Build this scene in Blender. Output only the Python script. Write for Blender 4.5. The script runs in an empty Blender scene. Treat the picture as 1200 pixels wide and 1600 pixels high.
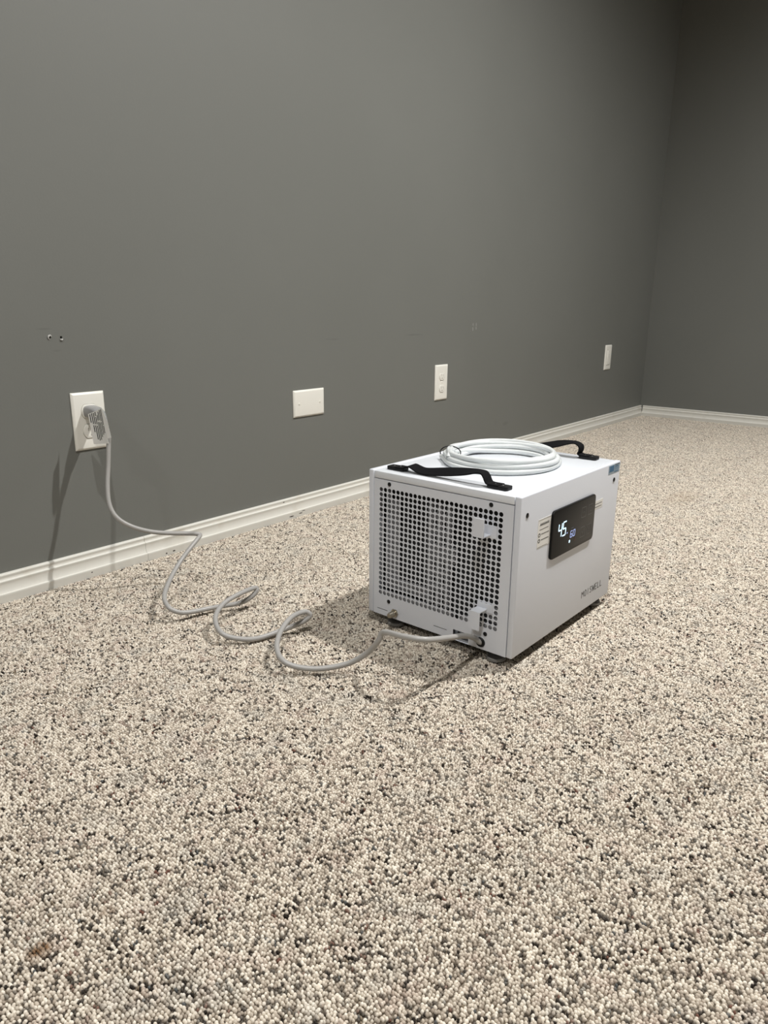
import bpy, bmesh, math, random
from mathutils import Vector, Matrix
random.seed(7)
scene = bpy.context.scene
C = scene.collection

# ------------------------------------------------------------------ camera
F_PX, PITCH, YAW, ROLL = 1134.936, math.radians(15.7899), math.radians(51.2995), math.radians(0.5722)
CAM = Vector((0.0, -1.3618, 0.5411))
_F = Vector((math.sin(YAW)*math.cos(PITCH), math.cos(YAW)*math.cos(PITCH), -math.sin(PITCH)))
_R0 = Vector((math.cos(YAW), -math.sin(YAW), 0))
_U0 = _R0.cross(_F)
_R = _R0*math.cos(ROLL) + _U0*math.sin(ROLL)
_U = -_R0*math.sin(ROLL) + _U0*math.cos(ROLL)
cd = bpy.data.cameras.new('camera')
cd.sensor_fit = 'VERTICAL'; cd.sensor_height = 36.0; cd.lens = F_PX*36.0/1600.0
cd.clip_start = 0.01; cd.clip_end = 50
cam = bpy.data.objects.new('camera', cd); C.objects.link(cam)
m3 = Matrix((_R, _U, -_F)).transposed()
cam.matrix_world = Matrix.Translation(CAM) @ m3.to_4x4()
scene.camera = cam

# ------------------------------------------------------------------ world, exposure, lamps
scene.view_settings.view_transform = 'Standard'
scene.view_settings.look = 'None'
scene.view_settings.gamma = 1.0
scene.view_settings.use_curve_mapping = False
scene.view_settings.exposure = 0.10
w = bpy.data.worlds.new('world'); scene.world = w; w.use_nodes = True
w.node_tree.nodes['Background'].inputs[0].default_value = (0.5, 0.5, 0.5, 1)
w.node_tree.nodes['Background'].inputs[1].default_value = 0.0

CEIL = 2.42
# ceiling downlights above the frame, the first three placed from shadows of the plug, cord and cabinet
LAMPS = [(1.78, -1.45, 228), (0.12, -1.25, 98), (-1.85, -1.45, 100), (3.48, -1.60, 38)]  # last one follows a faint shadow loosely, added to lift the dark corner
LAMP_SPOTS = ('over_machine', 'over_carpet', 'far_from_corner', 'corner_fill')
LAMP_COL = (1.0, 0.988, 0.962)
for i, (lx, ly, pw) in enumerate(LAMPS):
    ld = bpy.data.lights.new('ceiling_light_%s_offscreen' % LAMP_SPOTS[i], 'SPOT')
    ld.energy = pw; ld.color = LAMP_COL; ld.shadow_soft_size = 0.022
    ld.spot_size = math.radians(158); ld.spot_blend = 1.0
    lo = bpy.data.objects.new('ceiling_light_%s_offscreen' % LAMP_SPOTS[i], ld); C.objects.link(lo)
    lo.location = (lx, ly, CEIL-0.03)

# ------------------------------------------------------------------ pixel helpers (directions only; distance from planes / heights)
def ray(u, v):
    return _F + _R*((u-600)/F_PX) + _U*((800-v)/F_PX)
def at_z(u, v, z):
    d = ray(u, v); return CAM + d*((z-CAM.z)/d.z)
def at_y(u, v, y):
    d = ray(u, v); return CAM + d*((y-CAM.y)/d.y)

STAIN_FAR = tuple(at_z(1064, 778, 0.0))

# ------------------------------------------------------------------ materials
def mat(name, col, rough=0.5, metal=0.0, **kw):
    m = bpy.data.materials.new(name); m.use_nodes = True
    b = m.node_tree.nodes['Principled BSDF']
    b.inputs['Base Color'].default_value = (*col, 1)
    b.inputs['Roughness'].default_value = rough
    b.inputs['Metallic'].default_value = metal
    for k, v in kw.items():
        b.inputs[k.replace('_', ' ')].default_value = v
    return m
def N(m, t, **kw):
    n = m.node_tree.nodes.new(t)
    for k, v in kw.items(): setattr(n, k, v)
    return n
def LK(m, a, b): m.node_tree.links.new(a, b)
def math_node(m, op, a, b=None, clamp=False):
    n = N(m, 'ShaderNodeMath', operation=op, use_clamp=clamp)
    for i, x in enumerate((a, b)):
        if x is None: continue
        if isinstance(x, (int, float)): n.inputs[i].default_value = x
        else: LK(m, x, n.inputs[i])
    return n.outputs[0]
def maprange(m, v, a, b, c=0.0, d=1.0):
    n = N(m, 'ShaderNodeMapRange', interpolation_type='SMOOTHSTEP'); n.clamp = True
    LK(m, v, n.inputs[0])
    for i, x in enumerate((a, b, c, d)): n.inputs[1+i].default_value = x
    return n.outputs[0]
def mixc(m, fac, a, b, mode='MIX'):
    n = N(m, 'ShaderNodeMix', data_type='RGBA', blend_type=mode)
    if isinstance(fac, (int, float)): n.inputs[0].default_value = fac
    else: LK(m, fac, n.inputs[0])
    for s, x in ((6, a), (7, b)):
        if isinstance(x, tuple): n.inputs[s].default_value = (*x, 1)
        else: LK(m, x, n.inputs[s])
    return n.outputs[2]
def noise(m, vec, scale, detail=2, rough=0.5):
    n = N(m, 'ShaderNodeTexNoise'); n.inputs['Scale'].default_value = scale
    n.inputs['Detail'].default_value = detail; n.inputs['Roughness'].default_value = rough
    if vec is not None: LK(m, vec, n.inputs['Vector'])
    return n
def spot_mask(m, pos, c, s, edge=0.5):
    """soft ellipsoid mask around world point c with half sizes s"""
    sub = N(m, 'ShaderNodeVectorMath', operation='SUBTRACT'); LK(m, pos, sub.inputs[0]); sub.inputs[1].default_value = c
    mul = N(m, 'ShaderNodeVectorMath', operation='MULTIPLY'); LK(m, sub.outputs[0], mul.inputs[0]); mul.inputs[1].default_value = tuple(1/x for x in s)
    ln = N(m, 'ShaderNodeVectorMath', operation='LENGTH'); LK(m, mul.outputs[0], ln.inputs[0])
    return maprange(m, ln.outputs['Value'], edge, 1.0, 1.0, 0.0)

def wall_material():
    m = mat('grey_wall_paint', (0.174, 0.178, 0.164), 0.55)
    b = m.node_tree.nodes['Principled BSDF']
    pos = N(m, 'ShaderNodeNewGeometry').outputs['Position']
    n1 = noise(m, pos, 1.7, 3)
    col = mixc(m, maprange(m, n1.outputs['Fac'], 0.35, 0.65), (0.171, 0.175, 0.161), (0.178, 0.182, 0.168))
    # scuffs with a shape of their own
    wob = noise(m, pos, 60, 3).outputs['Fac']
    for c, s, k in (((1.838, 0, 0.459), (0.060, 0.05, 0.0035), 0.35), ((2.434, 0, 0.118), (0.030, 0.05, 0.012), 0.22),
                    ((2.36, 0, 0.13), (0.010, 0.05, 0.018), 0.15), ((1.47, 0, 0.455), (0.040, 0.05, 0.004), 0.18),
                    ((0.685, 0, 0.495), (0.020, 0.05, 0.003), 0.25), ((0.706, 0, 0.455), (0.012, 0.05, 0.003), 0.25),
                    ((3.05, 0, 0.30), (0.02, 0.05, 0.008), 0.15), ((1.95, 0, 0.09), (0.05, 0.05, 0.006), 0.15)):
        k_ = math_node(m, 'MULTIPLY', spot_mask(m, pos, c, s, 0.2), math_node(m, 'MULTIPLY', wob, 2*k))
        col = mixc(m, k_, col, (0.09, 0.09, 0.086))
    LK(m, col, b.inputs['Base Color'])
    n2 = noise(m, pos, 260, 3)
    bp = N(m, 'ShaderNodeBump'); bp.inputs['Strength'].default_value = 0.06; bp.inputs['Distance'].default_value = 0.002
    LK(m, n2.outputs['Fac'], bp.inputs['Height']); LK(m, bp.outputs[0], b.inputs['Normal'])
    return m
M_WALL = wall_material()
M_CEIL = mat('white_ceiling_paint', (0.72, 0.71, 0.68), 0.8)

def base_material():
    m = mat('white_trim_paint', (0.74, 0.725, 0.67), 0.38)
    b = m.node_tree.nodes['Principled BSDF']
    pos = N(m, 'ShaderNodeNewGeometry').outputs['Position']
    n1 = noise(m, pos, 14, 4)
    col = mixc(m, maprange(m, n1.outputs['Fac'], 0.55, 0.75), (0.74, 0.725, 0.67), (0.66, 0.63, 0.56))
    wob = noise(m, pos, 180, 3)
    for c, s in (((0.920, 0, 0.004), (0.006, 0.1, 0.0025)), ((0.900, 0, 0.003), (0.004, 0.1, 0.003)), ((1.271, 0, 0.0445), (0.0045, 0.1, 0.0025)),
                 ((1.289, 0, 0.004), (0.016, 0.1, 0.0026)), ((1.322, 0, 0.006), (0.011, 0.1, 0.0022)), ((1.333, 0, 0.011), (0.012, 0.1, 0.0015)),
                 ((0.7204, 0, 0.0088), (0.0028, 0.1, 0.002)), ((0.972, 0, 0.028), (0.003, 0.1, 0.004))):
        w_ = math_node(m, 'ADD', spot_mask(m, pos, c, s, 0.1), math_node(m, 'MULTIPLY', math_node(m, 'SUBTRACT', wob.outputs['Fac'], 0.5), 0.9))
        col = mixc(m, maprange(m, w_, 0.32, 0.5), col, (0.035, 0.03, 0.026))
    LK(m, col, b.inputs['Base Color'])
    return m
M_BASE = base_material()

M_BOX = mat('white_powder_coat', (0.71, 0.735, 0.79), 0.42)
M_BOXTOP = mat('glossy_white_enamel', (0.77, 0.80, 0.845), 0.26)
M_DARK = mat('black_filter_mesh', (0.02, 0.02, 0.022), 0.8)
M_GREYM = mat('grey_inner_metal', (0.27, 0.275, 0.29), 0.5)
M_BLACK = mat('black_plastic', (0.006, 0.006, 0.007), 0.5, 0.0, Specular_IOR_Level=0.3)
M_PANEL = mat('black_gloss_panel', (0.009, 0.009, 0.009), 0.3, 0.0, Specular_IOR_Level=0.11)
M_SCREW = mat('black_screw', (0.006, 0.006, 0.007), 0.35, 0.3)
M_STEEL = mat('bright_screw_steel', (0.55, 0.55, 0.56), 0.3, 1.0)
M_NICKEL = mat('nickel_brass', (0.52, 0.48, 0.40), 0.28, 1.0)
M_RUBBER = mat('dark_rubber', (0.03, 0.03, 0.03), 0.45)
M_FOOT = mat('clear_rubber_foot', (0.36, 0.35, 0.33), 0.3, 0.0, Transmission_Weight=0.4)
M_STICK = mat('white_sticker', (0.84, 0.83, 0.80), 0.4)
M_INK = mat('black_ink', (0.025, 0.025, 0.025), 0.6)
M_INKG = mat('grey_ink', (0.10, 0.10, 0.095), 0.6)
M_LOGO = mat('logo_ink', (0.045, 0.045, 0.045), 0.5)
M_BLUE = mat('label_blue', (0.025, 0.13, 0.26), 0.45)
M_BLUEL = mat('label_pale_blue', (0.30, 0.38, 0.45), 0.45)
M_DIM = mat('dim_icon_print', (0.12, 0.122, 0.12), 0.5)
M_RED = mat('dim_red_icon', (0.09, 0.03, 0.025), 0.5)
M_CORD = mat('grey_pvc_cord', (0.38, 0.37, 0.355), 0.38)
M_PLUG = mat('grey_plug', (0.30, 0.30, 0.30), 0.4)
M_PLATE = mat('white_plastic_plate', (0.88, 0.865, 0.80), 0.32)
M_ANCHOR = mat('white_anchor_plastic', (0.62, 0.62, 0.6), 0.5)
M_FILL = mat('pale_filler', (0.27, 0.275, 0.255), 0.7)
M_TIE = mat('black_tie', (0.01, 0.01, 0.01), 0.5)
M_HOSE = mat('milky_vinyl_tube', (0.93, 0.96, 0.965), 0.25, 0.0, Transmission_Weight=0.30, IOR=1.25)

def emit(name, col, s):
    m = bpy.data.materials.new(name); m.use_nodes = True
    b = m.node_tree.nodes['Principled BSDF']
    b.inputs['Base Color'].default_value = (0.02, 0.02, 0.02, 1)
    b.inputs['Emission Color'].default_value = (*col, 1); b.inputs['Emission Strength'].default_value = s
    return m
M_LED = emit('led_cyan', (0.62, 0.86, 1.0), 1.7)
M_LEDB = emit('led_blue', (0.45, 0.55, 0.95), 0.85)
M_LEDD = emit('led_faint', (0.3, 0.35, 0.5), 0.12)
M_LENS = emit('lamp_lens', LAMP_COL, 6.0)

def strap_material():
    m = mat('black_webbing', (0.005, 0.005, 0.006), 0.85, 0.0, Specular_IOR_Level=0.15)
    b = m.node_tree.nodes['Principled BSDF']
    tc = N(m, 'ShaderNodeTexCoord')
    wv = N(m, 'ShaderNodeTexWave'); wv.inputs['Scale'].default_value = 350
    LK(m, tc.outputs['Object'], wv.inputs['Vector'])
    bp = N(m, 'ShaderNodeBump'); bp.inputs['Strength'].default_value = 0.4; bp.inputs['Distance'].default_value = 0.0005
    LK(m, wv.outputs['Fac'], bp.inputs['Height']); LK(m, bp.outputs[0], b.inputs['Normal'])
    return m
M_STRAP = strap_material()

# carpet loops: every loop has its own cream tone; dark yarn surfaces in short flecks
def carpet_material(name):
    m = mat(name, (0.5, 0.45, 0.38), 0.95, 0.0)
    b = m.node_tree.nodes['Principled BSDF']
    b.inputs['Specular IOR Level'].default_value = 0.15
    pos = N(m, 'ShaderNodeNewGeometry').outputs['Position']
    at = N(m, 'ShaderNodeAttribute', attribute_name='loop_random')
    sep = N(m, 'ShaderNodeSeparateColor'); LK(m, at.outputs['Color'], sep.inputs[0])
    oi = N(m, 'ShaderNodeObjectInfo')
    r1 = math_node(m, 'FRACT', math_node(m, 'ADD', sep.outputs[0], oi.outputs['Random']))
    r3 = math_node(m, 'FRACT', math_node(m, 'ADD', sep.outputs[2], oi.outputs['Random']))
    n_big = noise(m, pos, 26, 3).outputs['Fac']
    n_thr = noise(m, pos, 140, 2, 0.6).outputs['Fac']
    n_tint = noise(m, pos, 30, 2).outputs['Color']
    ramp = N(m, 'ShaderNodeValToRGB'); LK(m, r1, ramp.inputs[0])
    e = ramp.color_ramp.elements
    e[0].position = 0.0; e[0].color = (0.34, 0.285, 0.23, 1)
    e[1].position = 1.0; e[1].color = (0.90, 0.835, 0.73, 1)
    for p_, c_ in ((0.30, (0.57, 0.50, 0.415)), (0.65, (0.74, 0.67, 0.57))):
        x = ramp.color_ramp.elements.new(p_); x.color = (*c_, 1)
    fr = N(m, 'ShaderNodeValToRGB'); fr.color_ramp.interpolation = 'CONSTANT'; LK(m, r3, fr.inputs[0])
    e = fr.color_ramp.elements
    e[0].position = 0.0; e[0].color = (0.030, 0.024, 0.020, 1)
    e[1].position = 0.45; e[1].color = (0.075, 0.064, 0.055, 1)
    for p_, c_ in ((0.66, (0.14, 0.122, 0.105)), (0.82, (0.12, 0.125, 0.125)), (0.91, (0.19, 0.10, 0.075)), (0.96, (0.26, 0.21, 0.15))):
        x = fr.color_ramp.elements.new(p_); x.color = (*c_, 1)
    sept = N(m, 'ShaderNodeSeparateColor'); LK(m, n_tint, sept.inputs[0])
    base = mixc(m, math_node(m, 'MULTIPLY', maprange(m, sept.outputs[0], 0.52, 0.7), 0.20), ramp.outputs[0], (0.50, 0.35, 0.30))
    base = mixc(m, math_node(m, 'MULTIPLY', maprange(m, sept.outputs[1], 0.52, 0.7), 0.22), base, (0.40, 0.41, 0.39))
    fleck = math_node(m, 'MULTIPLY', sep.outputs[1], maprange(m, n_big, 0.36, 0.60, 0.55, 1.0))
    col = mixc(m, fleck, base, fr.outputs[0])
    # two brown spills, one faint stain beyond the machine
    for c, sz, k in (((0.2085, -0.816, 0), (0.017, 0.013, 0.1), 0.85), ((0.268, -0.822, 0), (0.012, 0.010, 0.1), 0.35)):
        mk = math_node(m, 'MULTIPLY', spot_mask(m, pos, c, sz, 0.25), math_node(m, 'MULTIPLY', maprange(m, n_thr, 0.3, 0.6, 0.5, 1.0), k))
        col = mixc(m, mk, col, (0.20, 0.095, 0.03))
    for c, sz, k in ((STAIN_FAR, (0.16, 0.06, 0.1), 0.25),):
        col = mixc(m, math_node(m, 'MULTIPLY', spot_mask(m, pos, c, sz, 0.0), k), col, (0.33, 0.23, 0.13))
    LK(m, col, b.inputs['Base Color'])
    return m
M_CARPET = carpet_material('berber_loop_carpet')
M_BACKING = mat('carpet_backing', (0.20, 0.165, 0.125), 0.95)

# ------------------------------------------------------------------ mesh helpers
class MB:
    def __init__(s): s.v = []; s.f = []
    def add(s, v, f):
        o = len(s.v); s.v += [tuple(x) for x in v]; s.f += [tuple(i+o for i in q) for q in f]
    def box(s, x0, x1, y0, y1, z0, z1):
        v = [(x, y, z) for z in (z0, z1) for y in (y0, y1) for x in (x0, x1)]
        s.add(v, [(0, 2, 3, 1), (4, 5, 7, 6), (0, 1, 5, 4), (2, 6, 7, 3), (0, 4, 6, 2), (1, 3, 7, 5)])
    def prism(s, pts, axis, t0, t1):
        """closed 2-D outline extruded along axis (0 x, 1 y, 2 z); pts are the other two coordinates in order"""
        n = len(pts)
        def mk(p, t):
            q = list(p); q.insert(axis, t); return q
        v = [mk(p, t0) for p in pts] + [mk(p, t1) for p in pts]
        f = [(i, (i+1) % n, n+(i+1) % n, n+i) for i in range(n)] + [tuple(range(n-1, -1, -1)), tuple(range(n, 2*n))]
        s.add(v, f)
    def lathe(s, prof, o=(0, 0, 0), axis=(0, 0, 1), seg=16):
        """prof: list of (radius, height) along axis"""
        ax = Vector(axis).normalized(); q = Vector((0, 0, 1)).rotation_difference(ax); o = Vector(o)
        v = []
        for r, h in prof:
            for k in range(seg):
                a = 2*math.pi*k/seg
                v.append(o + q @ Vector((r*math.cos(a), r*math.sin(a), h)))
        f = []
        for i in range(len(prof)-1):
            for k in range(seg):
                k2 = (k+1) % seg
                f.append((i*seg+k, i*seg+k2, (i+1)*seg+k2, (i+1)*seg+k))
        f.append(tuple(range(seg-1, -1, -1))); f.append(tuple((len(prof)-1)*seg+k for k in range(seg)))
        s.add(v, f)
    def tube(s, pts, r, seg=10, caps=True):
        """r number or list"""
        pts = [Vector(p) for p in pts]; n = len(pts)
        rs = r if isinstance(r, (list, tuple)) else [r]*n
        t = (pts[1]-pts[0]).normalized()
        up = Vector((0, 0, 1)) if abs(t.z) < 0.9 else Vector((1, 0, 0))
        nrm = (up - t*up.dot(t)).normalized()
        v = []
        for i in range(n):
            a = pts[max(i-1, 0)]; b = pts[min(i+1, n-1)]
            t = (b-a).normalized()
            nrm = (nrm - t*nrm.dot(t)).normalized(); bn = t.cross(nrm)
            for k in range(seg):
                g = 2*math.pi*k/seg
                v.append(pts[i] + (nrm*math.cos(g) + bn*math.sin(g))*rs[i])
        f = []
        for i in range(n-1):
            for k in range(seg):
                k2 = (k+1) % seg
                f.append((i*seg+k, i*seg+k2, (i+1)*seg+k2, (i+1)*seg+k))
        if caps:
            f.append(tuple(range(seg-1, -1, -1))); f.append(tuple((n-1)*seg+k for k in range(seg)))
        s.add(v, f)
    def build(s, name, m, parent=None, smooth=False, bevel=0.0, bseg=2, auto=None):
        me = bpy.data.meshes.new(name); me.from_pydata(s.v, [], s.f); me.update()
        bm = bmesh.new(); bm.from_mesh(me)
        if bevel:
            bmesh.ops.remove_doubles(bm, verts=bm.verts, dist=1e-6)
            es = [e for e in bm.edges if len(e.link_faces) == 2 and e.calc_face_angle(0) > 0.6]
            bmesh.ops.bevel(bm, geom=es, offset=bevel, segments=bseg, profile=0.5, affect='EDGES', clamp_overlap=True)
        bmesh.ops.recalc_face_normals(bm, faces=bm.faces)
        bm.to_mesh(me); bm.free()
        if smooth or bevel:
            me.polygons.foreach_set('use_smooth', [True]*len(me.polygons))
            me.set_sharp_from_angle(angle=math.radians(auto or 40))
        me.materials.append(m)
        o = bpy.data.objects.new(name, me); C.objects.link(o)
        if parent is not None: o.parent = parent
        return o
def cut(o, *cutters):
    """subtract closed cutter shapes (drawn in the object's own coordinates) from a closed mesh"""
    mb = MB()
    for c in cutters: mb.add(c.v, c.f)
    k = mb.build('cutter', o.data.materials[0]); base = bpy.data.objects.new('cut_base', o.data); C.objects.link(base)
    md = base.modifiers.new('cut', 'BOOLEAN'); md.operation = 'DIFFERENCE'; md.solver = 'EXACT'; md.object = k
    bpy.context.view_layer.update(); dg = bpy.context.evaluated_depsgraph_get()
    me = bpy.data.meshes.new_from_object(base.evaluated_get(dg))
    old = o.data; nm = old.name; o.data = me
    km = k.data; bpy.data.objects.remove(base); bpy.data.objects.remove(k); bpy.data.meshes.remove(km); bpy.data.meshes.remove(old); me.name = nm
def tag(o, label=None, cat=None, group=None, kind=None):
    for k, x in (('label', label), ('category', cat), ('group', group), ('kind', kind)):
        if x: o[k] = x
    return o
def empty(name, loc, rz=0.0):
    o = bpy.data.objects.new(name, None); C.objects.link(o); o.location = loc; o.rotation_euler = (0, 0, rz)
    o.empty_display_size = 0.05
    return o
def copy_tree(o, parent=None):
    c = o.copy(); C.objects.link(c)
    if parent is not None: c.parent = parent
    for ch in o.children: copy_tree(ch, c)
    return c
def smooth_path(P, n=8):
    """Catmull-Rom through the points"""
    P = [Vector(p) for p in P]; out = []
    for i in range(len(P)-1):
        p0 = P[max(i-1, 0)]; p1 = P[i]; p2 = P[i+1]; p3 = P[min(i+2, len(P)-1)]
        for k in range(n):
            t = k/n
            out.append(0.5*((2*p1) + (p2-p0)*t + (2*p0-5*p1+4*p2-p3)*t*t + (3*p1-p0-3*p2+p3)*t**3))
    out.append(P[-1]); return out
def rrect(x0, x1, y0, y1, r, n=5):
    pts = []
    for cx, cy, a0 in ((x1-r, y1-r, 0), (x0+r, y1-r, 90), (x0+r, y0+r, 180), (x1-r, y0+r, 270)):
        for k in range(n+1):
            a = math.radians(a0+90*k/n); pts.append((cx+r*math.cos(a), cy+r*math.sin(a)))
    return pts

# ------------------------------------------------------------------ the room
X0, XL, YF = 3.868, -3.6, -5.2
def struct(name, mb, m, **kw):
    o = mb.build(name, m, **kw); o['kind'] = 'structure'; return o
b = MB(); b.box(XL-0.1, X0+0.1, YF-0.1, 0.1, -0.1, -0.0045); floor = struct('floor', b, M_BACKING)
b = MB(); b.box(XL, X0, 0, 0.1, -0.0045, CEIL); wall_back = struct('wall_back', b, M_WALL)
b = MB(); b.box(X0, X0+0.1, YF, 0.1, -0.0045, CEIL); struct('wall_right', b, M_WALL)
b = MB(); b.box(XL-0.1, XL, YF, 0.1, -0.0045, CEIL); struct('wall_left', b, M_WALL)
b = MB(); b.box(XL-0.1, X0+0.1, YF-0.1, YF, -0.0065, CEIL); struct('wall_front', b, M_WALL)
b = MB(); b.box(XL-0.1, X0+0.1, YF-0.1, 0.1, CEIL, CEIL+0.1); struct('ceiling', b, M_CEIL)

# moulded baseboard profile: distance off the wall, height
PROF = [(0.0, 0.0512), (0.0030, 0.0510), (0.0052, 0.0502), (0.0066, 0.0488), (0.0070, 0.0470), (0.0064, 0.0452), (0.0058, 0.0430), (0.0060, 0.0408), (0.0070, 0.0392),
        (0.0090, 0.0386), (0.0100, 0.0376), (0.0102, 0.0362), (0.0094, 0.0340), (0.0090, 0.0300), (0.0094, 0.0250), (0.0104, 0.0205), (0.0116, 0.0175), (0.0124, 0.0160),
        (0.0150, 0.0158), (0.0160, 0.0150), (0.0164, 0.0138), (0.0160, 0.0110), (0.0158, -0.0045), (0.0, -0.0045)]
def board_back(x0, x1, off=0.0):
    mb = MB(); mb.prism([(-d-off, z) for d, z in PROF], 0, x0, x1)
    return struct('baseboard_back', mb, M_BASE, smooth=True, auto=32)
board_back(XL, 0.8528); board_back(0.8533, X0-0.0002, 0.0003)
mb = MB(); mb.prism([(X0-d, z) for d, z in PROF], 1, YF, -0.0162)
# prism along y keeps (x, z) order
struct('baseboard_right', mb, M_BASE, smooth=True, auto=32)

# ------------------------------------------------------------------ carpet pile (loops nobody could count)
def loop_tile(idx, size=0.1, n=32):
    rnd = random.Random(100+idx); vs = []; fs = []; cols = []
    st = size/n
    fl = {}
    for _ in range(int(n*n*0.14)):      # dark yarn surfaces for one to three loops at a time
        i, j = rnd.randrange(n), rnd.randrange(n); t = rnd.random()
        for _k in range(rnd.choice((1, 1, 1, 2, 2))):
            fl[(i % n, j % n)] = t
            if rnd.random() < 0.6: j += 1
            else: i += rnd.choice((-1, 1)); j += rnd.choice((0, 1))
    for i in range(n):
        for j in range(n):
            t = fl.get((i, j), -1.0)
            cx = (i+0.5)*st - size/2 + rnd.uniform(-0.24, 0.24)*st
            cy = (j+0.5)*st - size/2 + rnd.uniform(-0.28, 0.28)*st + (0.5*st if i % 2 else 0)*0.6
            rx = st*rnd.uniform(0.44, 0.62); ry = st*rnd.uniform(0.48, 0.70); h = rnd.uniform(0.0033, 0.0044)
            if t >= 0: rx *= 0.68; ry *= 0.92; h *= 0.93
            a = rnd.gauss(0.0, 0.6); tx = rnd.uniform(-0.0005, 0.0005); ty = rnd.uniform(-0.0007, 0.0007)
            ca, sa = math.cos(a), math.sin(a); o = len(vs)
            col = (rnd.random(), 1.0 if t >= 0 else 0.0, max(t, 0.0), 1)
            K = 6
            for rr, zz in ((0.80, 0.0), (1.0, 0.55), (0.62, 0.90)):
                for k in range(K):
                    g = 2*math.pi*(k+0.5*(zz == 0.55))/K
                    px, py = rx*rr*math.cos(g), ry*rr*math.sin(g)
                    vs.append((cx+px*ca-py*sa+tx*zz, cy+px*sa+py*ca+ty*zz, -0.0045+h*zz))
            vs.append((cx+tx, cy+ty, -0.0045+h)); cols += [col]*(3*K+1)
            for q in range(2):
                for k in range(K):
                    k2 = (k+1) % K
                    fs.append((o+q*K+k, o+q*K+k2, o+(q+1)*K+k2, o+(q+1)*K+k))
            for k in range(K): fs.append((o+2*K+k, o+2*K+(k+1) % K, o+3*K))
    me = bpy.data.meshes.new('carpet_loops'); me.from_pydata(vs, [], fs); me.update()
    me.polygons.foreach_set('use_smooth', [True]*len(me.polygons))
    ca_ = me.color_attributes.new('loop_random', 'FLOAT_COLOR', 'POINT')
    ca_.data.foreach_set('color', [x for c in cols for x in c])
    me.materials.append(M_CARPET)
    return me
def carpet():
    tiles = bpy.data.collections.new('carpet_tiles')
    for k in range(6):
        o = bpy.data.objects.new('carpet_loops', loop_tile(k)); tiles.objects.link(o)
    pts = []
    x0, x1, y0, y1 = -0.9, X0-0.062, -2.6, -0.068
    nx = int((x1-x0)/0.1)+1; ny = int((y1-y0)/0.1)+1
    for i in range(nx):
        for j in range(ny): pts.append((x1-0.1*i, y1-0.1*j, 0))
    me = bpy.data.meshes.new('carpet_pile'); me.from_pydata(pts, [], []); me.update()
    me.materials.append(M_CARPET)
    o = bpy.data.objects.new('carpet_pile', me); C.objects.link(o)
    ng = bpy.data.node_groups.new('carpet_pile', 'GeometryNodeTree')
    ng.interface.new_socket('Geometry', in_out='INPUT', socket_type='NodeSocketGeometry')
    ng.interface.new_socket('Geometry', in_out='OUTPUT', socket_type='NodeSocketGeometry')
    nd = ng.nodes; gi = nd.new('NodeGroupInput'); go = nd.new('NodeGroupOutput')
    ci = nd.new('GeometryNodeCollectionInfo'); ci.inputs['Collection'].default_value = tiles
    ci.inputs['Separate Children'].default_value = True; ci.inputs['Reset Children'].default_value = True
    ip = nd.new('GeometryNodeInstanceOnPoints'); ip.inputs['Pick Instance'].default_value = True
    ri = nd.new('FunctionNodeRandomValue'); ri.data_type = 'INT'
    ri.inputs['Min'].default_value, ri.inputs['Max'].default_value = 0, 5  # int sockets
    for s_ in ri.inputs:
        if s_.type == 'INT' and s_.name == 'Min': s_.default_value = 0
        if s_.type == 'INT' and s_.name == 'Max': s_.default_value = 5
        if s_.type == 'INT' and s_.name == 'Seed': s_.default_value = 3
    rr = nd.new('FunctionNodeRandomValue'); rr.data_type = 'INT'
    for s_ in rr.inputs:
        if s_.type == 'INT' and s_.name == 'Min': s_.default_value = 0
        if s_.type == 'INT' and s_.name == 'Max': s_.default_value = 1
        if s_.type == 'INT' and s_.name == 'Seed': s_.default_value = 11
    mu = nd.new('ShaderNodeMath'); mu.operation = 'MULTIPLY'; mu.inputs[1].default_value = math.pi
    cx = nd.new('ShaderNodeCombineXYZ')
    L = ng.links.new
    ro = [s_ for s_ in rr.outputs if s_.type == 'INT'][0]; io = [s_ for s_ in ri.outputs if s_.type == 'INT'][0]
    L(ro, mu.inputs[0]); L(mu.outputs[0], cx.inputs[2]); L(cx.outputs[0], ip.inputs['Rotation'])
    L(io, ip.inputs['Instance Index']); L(ci.outputs[0], ip.inputs['Instance']); L(gi.outputs[0], ip.inputs['Points']); L(ip.outputs[0], go.inputs[0])
    md = o.modifiers.new('carpet_pile', 'NODES'); md.node_group = ng
    tag(o, 'cream berber loop pile carpet with dark brown and grey flecks', 'carpet', kind='stuff')
carpet()

# ------------------------------------------------------------------ ceiling downlights
def downlight(lx, ly, label, spot):
    r = empty('recessed_light', (lx, ly, CEIL))
    tag(r, label, 'light', 'recessed ceiling lights')
    mb = MB(); mb.lathe([(0.066, -0.004), (0.078, -0.005), (0.082, 0.0), (0.066, 0.0)], seg=32); mb.build('trim_ring', M_PLATE, r, smooth=True)
    mb = MB(); mb.lathe([(0.0655, -0.0035), (0.0655, -0.0005)], seg=32); mb.build('lens_%s_offscreen' % spot, M_LENS, r)
for (lx, ly, pw), sp_, lb in zip(LAMPS, LAMP_SPOTS, ('round recessed ceiling light above the dehumidifier', 'round recessed ceiling light above the bare carpet in front of the plugged outlet', 'round recessed ceiling light in the row along the outlet wall, farthest from the corner', 'round recessed ceiling light in the row along the outlet wall, nearest the corner, added to brighten it')):
    downlight(lx, ly, lb, sp_)

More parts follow.
